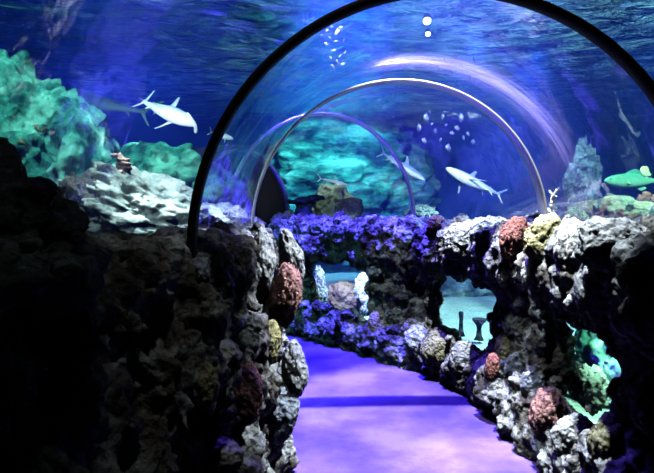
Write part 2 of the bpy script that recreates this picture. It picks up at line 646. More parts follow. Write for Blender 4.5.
def rib(name, p, yaw, r, w, d, mat, label, parts=True):
    """arch: box section w radial, d along the axis"""
    root = empty(name, (p[0], p[1], SPR))
    tag(root, label, 'arch')
    bm = bmesh.new()
    rt = Vector((math.cos(R_(yaw)), math.sin(R_(yaw)), 0)); fw = Vector((-rt.y, rt.x, 0))
    n = 96
    rows = []
    ang = [(-1, 0.0)] + [(0, PI - PI * k / n) for k in range(n + 1)] + [(1, 0.0)]
    for kind, a in ang:
        if kind == -1: ca, sa, base = -1, 0, -0.15
        elif kind == 1: ca, sa, base = 1, 0, -0.15
        else: ca, sa, base = math.cos(a), math.sin(a), 0
        row = []
        bev = w * 0.22
        prof = [(-w / 2 + bev, -d / 2), (w / 2 - bev, -d / 2), (w / 2, -d / 2 + bev), (w / 2, d / 2 - bev), (w / 2 - bev, d / 2),
                (-w / 2 + bev, d / 2), (-w / 2, d / 2 - bev), (-w / 2, -d / 2 + bev)]
        for rr, dd in prof:
            row.append(bm.verts.new(rt * ((r + rr) * ca) + Vector((0, 0, (r + rr) * sa + base)) + fw * dd))
        rows.append(row)
    for a, b in zip(rows, rows[1:]):
        for i in range(8): bm.faces.new((a[i], a[(i + 1) % 8], b[(i + 1) % 8], b[i]))
    bm.faces.new(rows[0]); bm.faces.new(rows[-1])
    bmesh.ops.recalc_face_normals(bm, faces=bm.faces[:])
    me = bpy.data.meshes.new('arch_band'); bm.to_mesh(me); bm.free(); smooth(me)
    link('arch_band', me, mat, root)
    for s in (-1, 1):
        bm = bmesh.new()
        bmesh.ops.create_cube(bm, size=1.0, matrix=Matrix.Translation(rt * (s * r) + Vector((0, 0, -0.13))) @ Matrix.Rotation(R_(yaw), 4, 'Z') @ Matrix.Diagonal((w * 2.4, d * 2.0, 0.02, 1)))
        bmesh.ops.bevel(bm, geom=bm.edges[:], offset=0.004, segments=2, affect='EDGES')
        me = bpy.data.meshes.new('foot_plate'); bm.to_mesh(me); bm.free()
        link('foot_plate', me, mat, root)
    return root


rib('arch_rib', ST[0], ST[0][2], RAD, 0.032, 0.06, M['black'], 'large black arch spanning the tunnel nearest the viewer')
rib('arch_rib', ST[1], ST[1][2], RAD, 0.016, 0.11, M['chrome'], 'polished steel arch in the middle, inside the large black arch')
rib('arch_rib', ST[2], ST[2][2], RAD, 0.030, 0.04, M['steelblue'], 'thin steel arch at the far bend, inside the polished arch')
rib('arch_rib', ST[3], ST[3][2], SR[3], 0.035, 0.10, M['steelblue'], 'steel edged arch around the dark exit at the tunnel end')

# streaky translucent lavender band between the black and polished arches
def streak_mat():
    m, nt, out = new_mat('streaky_lavender_band')
    uv = N(nt, 'ShaderNodeUVMap', uv_map='band')
    mp = N(nt, 'ShaderNodeMapping'); mp.inputs['Scale'].default_value = (1.2, 16.0, 1.0)
    L(nt, uv.outputs[0], mp.inputs['Vector'])
    n = N(nt, 'ShaderNodeTexNoise', Scale=1.6, Detail=6.0, Roughness=0.7, Distortion=0.4)
    L(nt, mp.outputs[0], n.inputs['Vector'])
    sx = N(nt, 'ShaderNodeSeparateXYZ'); L(nt, uv.outputs[0], sx.inputs[0])
    ed_ = ramp(nt, sx.outputs['Y'], [(0.0, (0, 0, 0)), (0.25, (0.55, 0.55, 0.55)), (0.45, (1, 1, 1)), (0.6, (0.35, 0.35, 0.35)), (1.0, (0, 0, 0))])
    st = ramp(nt, n.outputs['Fac'], [(0.40, (0, 0, 0)), (0.68, (0.66, 0.66, 0.66))])
    mu = N(nt, 'ShaderNodeMath', operation='MULTIPLY')
    L(nt, ed_, mu.inputs[0]); L(nt, st, mu.inputs[1])
    df = N(nt, 'ShaderNodeBsdfDiffuse'); df.inputs['Color'].default_value = (0.30, 0.25, 0.62, 1)
    tl = N(nt, 'ShaderNodeBsdfTranslucent'); tl.inputs['Color'].default_value = (0.30, 0.25, 0.62, 1)
    m1 = N(nt, 'ShaderNodeMixShader'); m1.inputs[0].default_value = 0.6
    L(nt, df.outputs[0], m1.inputs[1]); L(nt, tl.outputs[0], m1.inputs[2])
    tr = N(nt, 'ShaderNodeBsdfTransparent')
    mx = N(nt, 'ShaderNodeMixShader')
    L(nt, mu.outputs[0], mx.inputs[0]); L(nt, tr.outputs[0], mx.inputs[1]); L(nt, m1.outputs[0], mx.inputs[2])
    L(nt, mx.outputs[0], out.inputs['Surface'])
    return m


bm = bmesh.new()
uvl = bm.loops.layers.uv.new('band')
rows = []
for k in range(9):
    y = 3.08 + 0.40 * k / 8
    rows.append([bm.verts.new(v) for v in ring(Vector((0.485, y, 0)), 1, 0.988, 1.2, 80)])
for k, (a, b) in enumerate(zip(rows, rows[1:])):
    for i in range(len(a) - 1):
        f = bm.faces.new((a[i], a[i + 1], b[i + 1], b[i]))
        for lp, (uu, vv) in zip(f.loops, [(i, k), (i + 1, k), (i + 1, k + 1), (i, k + 1)]):
            lp[uvl].uv = (uu / 20.0, vv / 8.0)
me = bpy.data.meshes.new('streak_band'); bm.to_mesh(me); bm.free(); smooth(me)
tag(link('streak_band', me, streak_mat()), 'streaky translucent lavender band arching between the black and polished arches', 'seam')

# dark exit beyond the last arch
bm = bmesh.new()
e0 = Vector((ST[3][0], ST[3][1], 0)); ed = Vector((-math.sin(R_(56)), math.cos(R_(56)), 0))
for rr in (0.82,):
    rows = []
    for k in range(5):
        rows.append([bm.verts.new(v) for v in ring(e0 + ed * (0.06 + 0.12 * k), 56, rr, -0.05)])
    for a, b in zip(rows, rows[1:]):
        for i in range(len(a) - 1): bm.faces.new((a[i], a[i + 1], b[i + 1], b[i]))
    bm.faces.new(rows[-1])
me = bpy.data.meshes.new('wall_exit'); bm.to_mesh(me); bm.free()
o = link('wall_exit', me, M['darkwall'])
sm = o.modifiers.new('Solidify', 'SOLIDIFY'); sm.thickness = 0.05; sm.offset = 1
tag(o, 'black passage at the far end of the tunnel', 'wall', kind='structure')

# ------------------------------------------------------------------ tank shell
TX0, TX1, TY0, TY1, TZ0, TZ1 = -6.0, 6.5, -2.6, 13.0, 0.10, 3.35
tag(grid_plane('floor_seabed', TX0, TX1, TY0, TY1, TZ0, 120, 140, M['sand'],
               lambda x, y: 0.05 * noise.noise(Vector((x * 1.1, y * 1.1, 0))) + 0.015 * noise.noise(Vector((x * 6, y * 3, 2)))
               - 0.0), 'pale sand bed of the tank', 'floor', kind='structure')
# cut the seabed out under the path
sb = bpy.data.objects['floor_seabed']
bm = bmesh.new(); bm.from_mesh(sb.data)


def in_path(x, y):
    if y < 2.22: return -1.2 < x < 1.85
    for seg in AXIS:
        for p, yw in seg:
            if (p.x - x) ** 2 + (p.y - y) ** 2 < 0.98 ** 2: return True
    for k in range(5):
        q = e0 + ed * (0.12 * k)
        if (q.x - x) ** 2 + (q.y - y) ** 2 < 1.0: return True
    return False


bmesh.ops.delete(bm, geom=[f for f in bm.faces if in_path(f.calc_center_median().x, f.calc_center_median().y)], context='FACES')
bm.to_mesh(sb.data); bm.free()


def wall_box(name, lo, hi, mat, label):
    bm = bmesh.new()
    c = [(a + b) / 2 for a, b in zip(lo, hi)]; s = [b - a for a, b in zip(lo, hi)]
    bmesh.ops.create_cube(bm, size=1.0, matrix=Matrix.Translation(c) @ Matrix.Diagonal((*s, 1)))
    me = bpy.data.meshes.new(name); bm.to_mesh(me); bm.free()
    tag(link(name, me, mat), label, 'wall', kind='structure')


wall_box('wall_back', (TX0 - .2, TY1, -0.1), (TX1 + .2, TY1 + .2, 4.6), M['backdrop'], 'blue painted back wall of the tank')
wall_box('wall_tank_left', (TX0 - .2, TY0, -0.1), (TX0, TY1, 4.6), M['backdrop'], 'blue painted side wall of the tank at left')
wall_box('wall_tank_right', (TX1, TY0, -0.1), (TX1 + .2, TY1, 4.6), M['backdrop'], 'blue painted side wall of the tank at right')
wall_box('wall_front', (TX0 - .2, TY0 - .2, -0.1), (TX1 + .2, TY0, 4.6), M['darkwall'], 'dark wall behind the viewer')
wall_box('ceiling', (TX0 - .2, TY0 - .2, 4.6), (TX1 + .2, TY1 + .2, 4.75), M['darkwall'], 'dark ceiling over the tank')

# water body: outer box with the tunnel as an inner shell
bm = bmesh.new()
bmesh.ops.create_cube(bm, size=1.0, matrix=Matrix.Translation(((TX0 + TX1) / 2, (TY0 + TY1) / 2, (TZ0 - 0.5 + TZ1) / 2)) @
                      Matrix.Diagonal((TX1 - TX0 - 0.01, TY1 - TY0 - 0.01, TZ1 - TZ0 + 0.5, 1)))


def shell(stations):
    rows = [[bm.verts.new(v) for v in ring(p, y, r, -0.2, 24)] for p, y, r in stations]
    fs = []
    m_ = len(rows[0])
    for a, b in zip(rows, rows[1:]):
        for i in range(m_): fs.append(bm.faces.new((a[i], a[(i + 1) % m_], b[(i + 1) % m_], b[i])))
    fs.append(bm.faces.new(rows[0])); fs.append(bm.faces.new(list(reversed(rows[-1]))))
    bmesh.ops.recalc_face_normals(bm, faces=fs)
    bmesh.ops.reverse_faces(bm, faces=fs)


sts = [(p, y, NEAR_R + 0.01) for p, y in NEAR[:-1]] + [(Vector((0.45, 2.215, 0)), 0, NEAR_R + 0.01)]
for k, seg in enumerate(AXIS):
    sts += [(p + Vector((0, 0.004 if (k == 0 and j == 0) else 0, 0)), y, SR[k] + (SR[k + 1] - SR[k]) * j / (len(seg) - 1) + 0.01) for j, (p, y) in enumerate(seg) if not (k > 0 and j == 0)]
sts += [(e0 + ed * 0.5, 56, SR[3] + 0.01)]
shell(sts)
me = bpy.data.meshes.new('tank_water'); bm.to_mesh(me); bm.free()
o = link('tank_water', me, M['water'])
tag(o, 'clear blue water filling the tank around the tunnel', 'water', kind='stuff')

sf = grid_plane('water_surface', TX0, TX1, TY0, TY1, TZ1 + 0.01, 160, 190, M['surface'],
                lambda x, y: 0.035 * noise.fractal(Vector((x * 1.3, y * 2.0, 0)), 1.0, 2.0, 3))
tag(sf, 'rippled underside of the water surface above the tunnel', 'water', kind='stuff')

# ------------------------------------------------------------------ coral lumps on the walls
from mathutils.bvhtree import BVHTree
BVH = []
for wn in ('wall_left', 'wall_right'):
    wm = bpy.data.objects[wn].data
    BVH.append(BVHTree.FromPolygons([v.co[:] for v in wm.vertices], [p.vertices[:] for p in wm.polygons]))


def lump(px, py, Y, rx, rz, seed, mat, label, depth=0.6, group=None, cells=0.16, rot=0.0, sub=5, name='coral_lump', cat='coral'):
    d = (at(px, py, Y) - Vector((0, 0, EYE))).normalized()
    best = None
    for bv in BVH:
        h = bv.ray_cast(Vector((0, 0, EYE)), d)
        if h[0] is not None and (best is None or h[3] < best): best = h[3]
    if best is not None and abs(best * d.y - Y) < 0.9:
        Y = best * d.y + 0.45 * depth * max(rx, rz) * Y / F
    c = at(px, py, Y)
    k = Y / F
    rad = (rx * k * 1.12, max(rx, rz) * k * depth * 1.12, rz * k * 1.12)
    return rock(name, c, rad, seed, mat, label, cat, group, rot=(0, rot, 0), sub=sub, amp=0.20, freq=1.1, fine=0.03,
                cells=cells * 0.8, cellfreq=6.0)


GL = 'coral lumps on the left wall'
GR = 'coral lumps on the right wall coping'
GS = 'coral lumps on the right wall sill'
# left wall end
lump(286, 294, 2.95, 14, 27, 1, 'pink', 'pink knobbly coral patch high on the end of the left wall', group=GL, cells=0.22, rot=0.15, name='encrusting_coral')
lump(241, 388, 2.45, 18, 31, 2, 'pink', 'pink knobbly coral patch low on the shaded face of the left wall', group=GL, cells=0.22, rot=-0.3, name='encrusting_coral')
lump(271, 342, 2.80, 9, 19, 3, 'yellow', 'narrow yellowish coral below the pink patch at the left wall end', group=GL)
lump(204, 390, 2.15, 13, 24, 4, 'olive', 'dull green coral left of the low pink patch on the left wall', group=GL)
lump(292, 258, 3.05, 10, 24, 5, 'grey', 'pale drooping lump at the upper corner of the left wall', group=GL, rot=-0.25)
lump(262, 262, 2.80, 12, 30, 6, 'grey', 'grey upright lump left of the high pink patch', group=GL)
lump(279, 412, 2.8, 16, 30, 7, 'bluegrey', 'blue grey lump low on the end of the left wall', group=GL)
lump(294, 372, 2.95, 11, 28, 8, 'grey', 'grey lump on the right edge of the left wall, mid height', group=GL)
lump(200, 272, 1.75, 9, 15, 9, 'bluegrey', 'blue grey patch on the shaded upper face of the left wall', group=GL)
lump(215, 456, 2.05, 26, 18, 10, 'pale', 'pale lump at the foot of the left wall', group=GL)
# right coping
lump(437, 226, 4.75, 10, 9, 11, 'pink', 'small pink coral on the coping near the polished arch foot', group=GR)
lump(465, 240, 4.45, 20, 17, 12, 'grey', 'grey lump on the coping right of the small pink coral', group=GR)
lump(515, 243, 3.75, 13, 24, 13, 'red', 'red coral lump on the coping left of the yellowish coral', group=GR, cells=0.2)
lump(545, 240, 3.35, 19, 22, 14, 'yellow', 'pale yellow coral lump on the coping right of the red coral', group=GR)
lump(572, 250, 3.05, 15, 30, 15, 'pale', 'pale drooping lump on the coping below the white branching coral', group=GR)
lump(612, 245, 2.62, 32, 26, 16, 'grey', 'largest grey lump on the coping near the right edge', group=GR)
lump(600, 268, 2.45, 10, 15, 17, 'brownrock', 'small brown lump under the largest grey lump', group=GR)
lump(632, 276, 2.3, 13, 15, 18, 'olive', 'small olive lump at the right under the largest grey lump', group=GR)
lump(488, 232, 4.15, 15, 13, 19, 'bluegrey', 'blue grey lump on the coping left of the red coral', group=GR)
lump(505, 274, 3.7, 8, 12, 20, 'pale', 'small pale lump under the red coral', group=GR)
lump(530, 272, 3.35, 7, 14, 21, 'pale', 'small pale lump under the yellow coral', group=GR)
lump(582, 292, 2.75, 6, 18, 22, 'grey', 'thin grey lump hanging left of the small brown lump', group=GR)
# pillars and sill
lump(375, 270, 5.6, 8, 9, 23, 'bluegrey', 'small blue white lump between the far and middle openings', group=GS)
lump(378, 326, 5.55, 10, 13, 24, 'yellow', 'yellow diamond shaped sponge between the far and middle openings', group=GS, cells=0.0)
lump(399, 316, 5.3, 7, 9, 25, 'grey', 'small grey lump right of the yellow diamond sponge', group=GS)
lump(437, 352, 4.75, 15, 19, 26, 'olive', 'olive coral on the sill under the middle opening', group=GS)
lump(466, 360, 4.45, 15, 17, 27, 'grey', 'grey white lump on the sill right of the olive coral', group=GS)
lump(416, 340, 5.0, 11, 13, 28, 'bluegrey', 'blue grey lump on the sill left of the olive coral', group=GS)
lump(507, 352, 3.85, 10, 19, 29, 'yellow', 'yellow green coral on the pillar between middle and near openings', group=GS)
lump(500, 328, 3.95, 9, 14, 30, 'pale', 'pale lump above the yellow green coral', group=GS)
lump(520, 368, 3.5, 13, 15, 31, 'bluegrey', 'pale blue lump right of the yellow green coral', group=GS)
lump(536, 385, 3.3, 14, 15, 32, 'bluegrey', 'pale blue lump above the large pink coral', group=GS)
lump(549, 416, 3.0, 17, 24, 33, 'pink', 'large pink coral on the sill below the near opening', group=GS, cells=0.2, name='encrusting_coral')
lump(574, 440, 2.75, 20, 22, 34, 'grey', 'grey lump on the sill right of the large pink coral', group=GS)
lump(606, 446, 2.45, 16, 28, 35, 'olive', 'olive grey lump below the right end of the near opening', group=GS)
lump(497, 388, 3.75, 7, 10, 36, 'grey', 'small grey lump low on the sill beside the path', group=GS)
lump(493, 368, 3.95, 7, 12, 37, 'red', 'small dark red coral left of the yellow green coral', group=GS)

# near mound on the left wall
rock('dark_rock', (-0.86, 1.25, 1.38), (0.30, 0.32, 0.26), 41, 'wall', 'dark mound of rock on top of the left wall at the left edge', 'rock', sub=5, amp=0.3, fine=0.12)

# ------------------------------------------------------------------ reef rocks in the tank
rock('reef_outcrop', at(-8, 186, 5.2), (1.08, 0.9, 1.12), 51, 'reefgreen', 'huge green lit rock outcrop rising at the left of the tank', 'rock', sub=6, amp=0.20, freq=1.5, fine=0.10, ridge=0.05)
rock('reef_outcrop', at(75, 195, 5.0), (0.38, 0.5, 0.62), 52, 'reefgreen', 'green rock shoulder at the foot of the huge left outcrop', 'rock', sub=5, amp=0.35, fine=0.10)
rock('reef_rock', at(158, 182, 4.75), (0.42, 0.3, 0.33), 53, 'reefgreen', 'smooth dim green rock below the hammerhead shark', 'rock', sub=5, amp=0.25)
rock('reef_rock', at(140, 218, 3.6), (0.50, 0.36, 0.25), 54, 'reef', 'pale ridged rock sloping up behind the left wall', 'rock', rot=(0, 0.32, 0), sub=6, amp=0.35, fine=0.13, ridge=0.05)
rock('reef_rock', at(82, 203, 3.4), (0.12, 0.16, 0.17), 55, 'darkreef', 'dark rock at the upper left end of the pale ridged rock', 'rock', sub=5, amp=0.3, fine=0.12)
rock('reef_rock', at(215, 228, 4.2), (0.32, 0.3, 0.17), 56, 'reef', 'pale ridged rock low behind the black arch foot', 'rock', sub=5, amp=0.3, fine=0.12, ridge=0.05)
rock('reef_rock', at(236, 218, 4.0), (0.09, 0.10, 0.08), 57, 'pale', 'small white rock right of the black arch foot', 'rock', sub=4)
rock('reef_rock', at(213, 196, 4.7), (0.24, 0.22, 0.24), 66, 'reefgreen', 'dim green rock seen low inside the left of the black arch', 'rock', sub=5, amp=0.25)
rock('reef_rock', at(147, 196, 6.6), (0.36, 0.3, 0.13), 58, 'reefgreen', 'flat green ledge behind the pale ridged rock', 'rock', sub=5, amp=0.2)
rock('reef_rock', at(220, 205, 7.0), (0.30, 0.3, 0.13), 59, 'reefgreen', 'flat green ledge seen right of the black arch', 'rock', sub=5, amp=0.2)
rock('reef_rock', at(334, 210, 8.2), (0.34, 0.3, 0.34), 60, 'boulder', 'mottled rock mound in the centre beyond the wall', 'rock', sub=5, amp=0.3, fine=0.1)
rock('reef_rock', at(350, 208, 7.8), (0.18, 0.2, 0.14), 61, 'pale', 'white rock at the right foot of the central mound', 'rock', sub=5, amp=0.3, fine=0.1)
rock('reef_rock', at(420, 216, 7.2), (0.22, 0.2, 0.13), 62, 'pale', 'white rock beside the foot of the thin arch', 'rock', sub=5, amp=0.3, fine=0.1)
o = rock('reef_bank', at(335, 195, 12.0), (0.75, 0.7, 1.75), 63, 'reefgreen', 'broad green reef bank at the back of the tank', 'rock', sub=6, amp=0.20, freq=1.6, fine=0.08, ridge=0.05)
o.scale = (2.6, 1.0, 1.0)
rock('reef_bank', at(205, 215, 10.5), (1.1, 0.6, 0.9), 64, 'reefgreen', 'dim green reef bank left of the central bank', 'rock', sub=5, amp=0.28, fine=0.1)
rock('rock_pinnacle', at(583, 196, 6.2), (0.15, 0.17, 0.55), 65, 'greyreef', 'tall grey rock pinnacle right of the polished arch', 'rock', sub=5, amp=0.35, fine=0.14, ridge=0.06)
bd = [(590, 212, 5.2, 22, 12, 'brownrock', 'brown boulder at the left of the row behind the right wall'),
      (617, 209, 5.0, 24, 13, 'boulder', 'rounded mossy boulder in the middle of the row behind the right wall'),
      (642, 213, 4.8, 18, 11, 'boulder', 'mossy boulder third in the row behind the right wall'),
      (664, 213, 4.7, 18, 12, 'reefgreen', 'green boulder at the right edge behind the right wall'),
      (576, 217, 4.6, 12, 10, 'olive', 'small olive boulder beside the pinnacle')]
for k, (x, y, Y, rx, rz, mt, lb) in enumerate(bd):
    s = Y / F
    rock('boulder', at(x, y + 4, Y), (rx * s, rx * s, rz * s * 1.3), 70 + k, mt, lb, 'rock', 'boulders behind the right wall', sub=4, amp=0.18, fine=0.05)

# seen through the wall openings
rock('reef_rock', at(345, 300, 7.4), (0.27, 0.24, 0.24), 81, 'brownrock', 'round brown rock seen through the far wall opening', 'rock', sub=5, amp=0.2)
rock('reef_rock', at(366, 292, 7.2), (0.13, 0.16, 0.30), 82, 'whitecoral', 'white rock at the right side of the far wall opening', 'rock', sub=5, amp=0.3)
rock('reef_rock', at(318, 295, 7.3), (0.12, 0.16, 0.32), 83, 'bluegrey', 'blue white rock at the left side of the far wall opening', 'rock', sub=5, amp=0.35, fine=0.15)
rock('reef_bank', at(475, 290, 9.0), (1.2, 0.4, 0.42), 84, 'reef', 'low rock bank seen through the middle wall opening', 'rock', sub=5, amp=0.25)
rock('reef_rock', at(604, 352, 3.9), (0.16, 0.22, 0.30), 85, 'reefgreen', 'green rock seen through the near wall opening', 'rock', sub=5, amp=0.3, fine=0.1)
rock('reef_rock', at(590, 388, 3.5), (0.10, 0.14, 0.14), 86, 'whitecoral', 'white rock low in the near wall opening', 'rock', sub=5, amp=0.35, fine=0.12)


# coral with stems
def tube_tree(bm, segs, sub=8):
    for a, b, ra_, rb_ in segs:
        a = Vector(a); b = Vector(b)
        t = (b - a).normalized()
        u = t.orthogonal().normalized(); w = t.cross(u)
        rows = []
        for p, r in ((a, ra_), (a.lerp(b, .5), (ra_ + rb_) / 2 * 1.08), (b, rb_)):
            rows.append([bm.verts.new(p + (u * math.cos(2 * PI * k / sub) + w * math.sin(2 * PI * k / sub)) * r) for k in range(sub)])
        for r0, r1 in zip(rows, rows[1:]):
            for i in range(sub): bm.faces.new((r0[i], r0[(i + 1) % sub], r1[(i + 1) % sub], r1[i]))
        bm.faces.new(list(reversed(rows[0]))); bm.faces.new(rows[-1])
        blob(bm, b, (rb_ * 1.1,) * 3, 0, 1)


def branching(name, base, h, seed, mat, label, spread=0.5, n=7, r0=0.02):
    rr = random.Random(seed)
    bm = bmesh.new()
    segs = []
    p = Vector((0, 0, -0.02)); r = r0
    for k in range(n):
        q = p + Vector((rr.uniform(-.12, .12) * h, rr.uniform(-.1, .1) * h, h / n))
        segs.append((p, q, r, r * 0.88))
        for _ in range(2):
            a = rr.uniform(0, 2 * PI)
            e = q + Vector((math.cos(a) * spread * h * (1 - k / n * .7) * .45, math.sin(a) * spread * h * .4, rr.uniform(.05, .2) * h))
            segs.append((q, e, r * 0.75, r * 0.5))
        p, r = q, r * 0.88
    tube_tree(bm, segs)
    me = evaluated(bm, [('REMESH', dict(mode='VOXEL', voxel_size=max(0.005, r0 * 0.28)))], name)
    displace(me, lambda v: 0.25 * r0 * noise.fractal(v * 60, 0.8, 2, 3))
    o = link(name, me, M[mat], None, base)
    tag(o, label, 'coral')
    return o


branching('branching_coral', at(556, 217, 4.0) , 0.20, 3, 'whitecoral', 'white branching coral standing on the coping right of the polished arch', r0=0.022)

# pink stacked coral on the left reef
bm = bmesh.new()
rr = random.Random(5)
for k in range(7):
    a = rr.uniform(0, 6.28)
    blob(bm, Vector((0.028 * math.cos(a), 0.02 * math.sin(a), 0.026 * k)), (0.045 + 0.02 * rr.random() - 0.003 * k, 0.045, 0.014), a)
blob(bm, Vector((0, 0, 0.08)), (0.028, 0.028, 0.10))
me = evaluated(bm, [('REMESH', dict(mode='VOXEL', voxel_size=0.006))], 'stacked_coral')
displace(me, lambda v: 0.006 * noise.fractal(v * 40, 0.8, 2, 3))
M['pinkbeige'] = rock_mat('pink_beige_coral', two((0.62, 0.40, 0.32), 0.5), 18, 0.6, 60)
tag(link('stacked_coral', me, M['pinkbeige'], None, at(121, 181, 3.5)), 'pinkish stacked plate coral on top of the pale ridged rock', 'coral')

# blue plate coral behind the far bend
bm = bmesh.new()
for k, (dx, dz, r) in enumerate([(-0.05, 0.16, 0.15), (0.12, 0.19, 0.16), (0.02, 0.11, 0.12)]):
    blob(bm, Vector((dx, 0.03 * k, dz)), (r, r * 0.9, 0.035), 0, 3)
blob(bm, Vector((0.02, 0, 0.0)), (0.12, 0.12, 0.17), 0, 3)
me = evaluated(bm, [('REMESH', dict(mode='VOXEL', voxel_size=0.012))], 'plate_coral')
displace(me, lambda v: 0.03 * noise.fractal(v * 9, 0.9, 2, 4))
tag(link('plate_coral', me, M['bluecoral'], None, at(303, 214, 7.0)), 'dark blue plate coral above the wall at the far bend', 'coral')


# small posts on the sand in the middle opening
def lathe(name, prof, mat, n=20):
    bm = bmesh.new()
    rows = [[bm.verts.new((r * math.cos(2 * PI * k / n), r * math.sin(2 * PI * k / n), z)) for k in range(n)] for r, z in prof]
    for a, b in zip(rows, rows[1:]):
        for i in range(n): bm.faces.new((a[i], a[(i + 1) % n], b[(i + 1) % n], b[i]))
    bm.faces.new(list(reversed(rows[0]))); bm.faces.new(rows[-1])
    me = bpy.data.meshes.new(name); bm.to_mesh(me); bm.free()
    displace(me, lambda v: 0.006 * noise.fractal(v * 25, 0.8, 2, 3))
    return link(name, me, mat)


o = lathe('sponge_cup', [(0.05, -0.02), (0.03, 0.03), (0.022, 0.09), (0.03, 0.13), (0.07, 0.18), (0.075, 0.20), (0.05, 0.195)], M['darkreef'])
o.location = at(479, 338, 5.75); tag(o, 'dark cup shaped sponge in the middle wall opening', 'sponge')
o = lathe('sponge_tube', [(0.04, -0.02), (0.025, 0.04), (0.02, 0.14), (0.026, 0.22), (0.018, 0.24)], M['darkreef'])
o.location = at(461, 334, 5.9); tag(o, 'dark upright tube sponge left of the cup sponge', 'sponge')


# ------------------------------------------------------------------ fish
def loft(bm, secs, n=16):
    """secs: (x, half width, half height, z offset)"""
    rows = []
    for x, w, h, z in secs:
        rows.append([bm.verts.new((x, w * math.cos(2 * PI * k / n), z + h * math.sin(2 * PI * k / n))) for k in range(n)])
    for a, b in zip(rows, rows[1:]):
        for i in range(n): bm.faces.new((a[i], b[i], b[(i + 1) % n], a[(i + 1) % n]))
    bm.faces.new(rows[0]); bm.faces.new(list(reversed(rows[-1])))


def fin(bm, rle, rte, tle, tte, th, mid=None, n=5):
    """root lead/trail to tip lead/trail, with thickness and a hollow trailing edge"""
    rle, rte, tle, tte = map(Vector, (rle, rte, tle, tte))
    nrm = (rte - rle).cross(tle - rle).normalized()
    rows = []
    for k in range(n + 1):
        t = k / n
        a = rle.lerp(tle, t); b = rte.lerp(tte, t)
        b = b.lerp(a, 0.35 * math.sin(PI * t) * 0.8)
        a = a + (a - b).normalized() * 0.06 * (a - b).length * math.sin(PI * t)
        w = th * (1 - 0.75 * t)
        rows.append([bm.verts.new(a), bm.verts.new(a.lerp(b, .35) + nrm * w), bm.verts.new(b), bm.verts.new(a.lerp(b, .35) - nrm * w)])
    for r0, r1 in zip(rows, rows[1:]):
        for i in range(4): bm.faces.new((r0[i], r0[(i + 1) % 4], r1[(i + 1) % 4], r1[i]))
    bm.faces.new(rows[0]); bm.faces.new(list(reversed(rows[-1])))


def finish_fish(bm, name, mat, voxel, bend=0.0, belly_level=0.0, Lh=0.1, twist=0.0):
    bmesh.ops.recalc_face_normals(bm, faces=bm.faces[:])
    me = evaluated(bm, [('REMESH', dict(mode='VOXEL', voxel_size=voxel)), ('SMOOTH', dict(factor=0.5, iterations=3))] if voxel else [], name)
    n = len(me.vertices)
    at_ = me.attributes.new('belly', 'FLOAT', 'POINT')
    vals = [0.0] * n
    cs = []
    for v in me.vertices:
        vals[v.index] = min(1.0, max(0.0, 0.5 - (v.co.z - belly_level) / Lh))
    at_.data.foreach_set('value', vals)
    for v in me.vertices:
        x = v.co.x
        v.co.y += bend * (1 - math.cos((0.5 - x) * 2.6)) * (1 if x < 0.5 else 0)
    smooth(me)
    me.materials.append(mat)
    return me


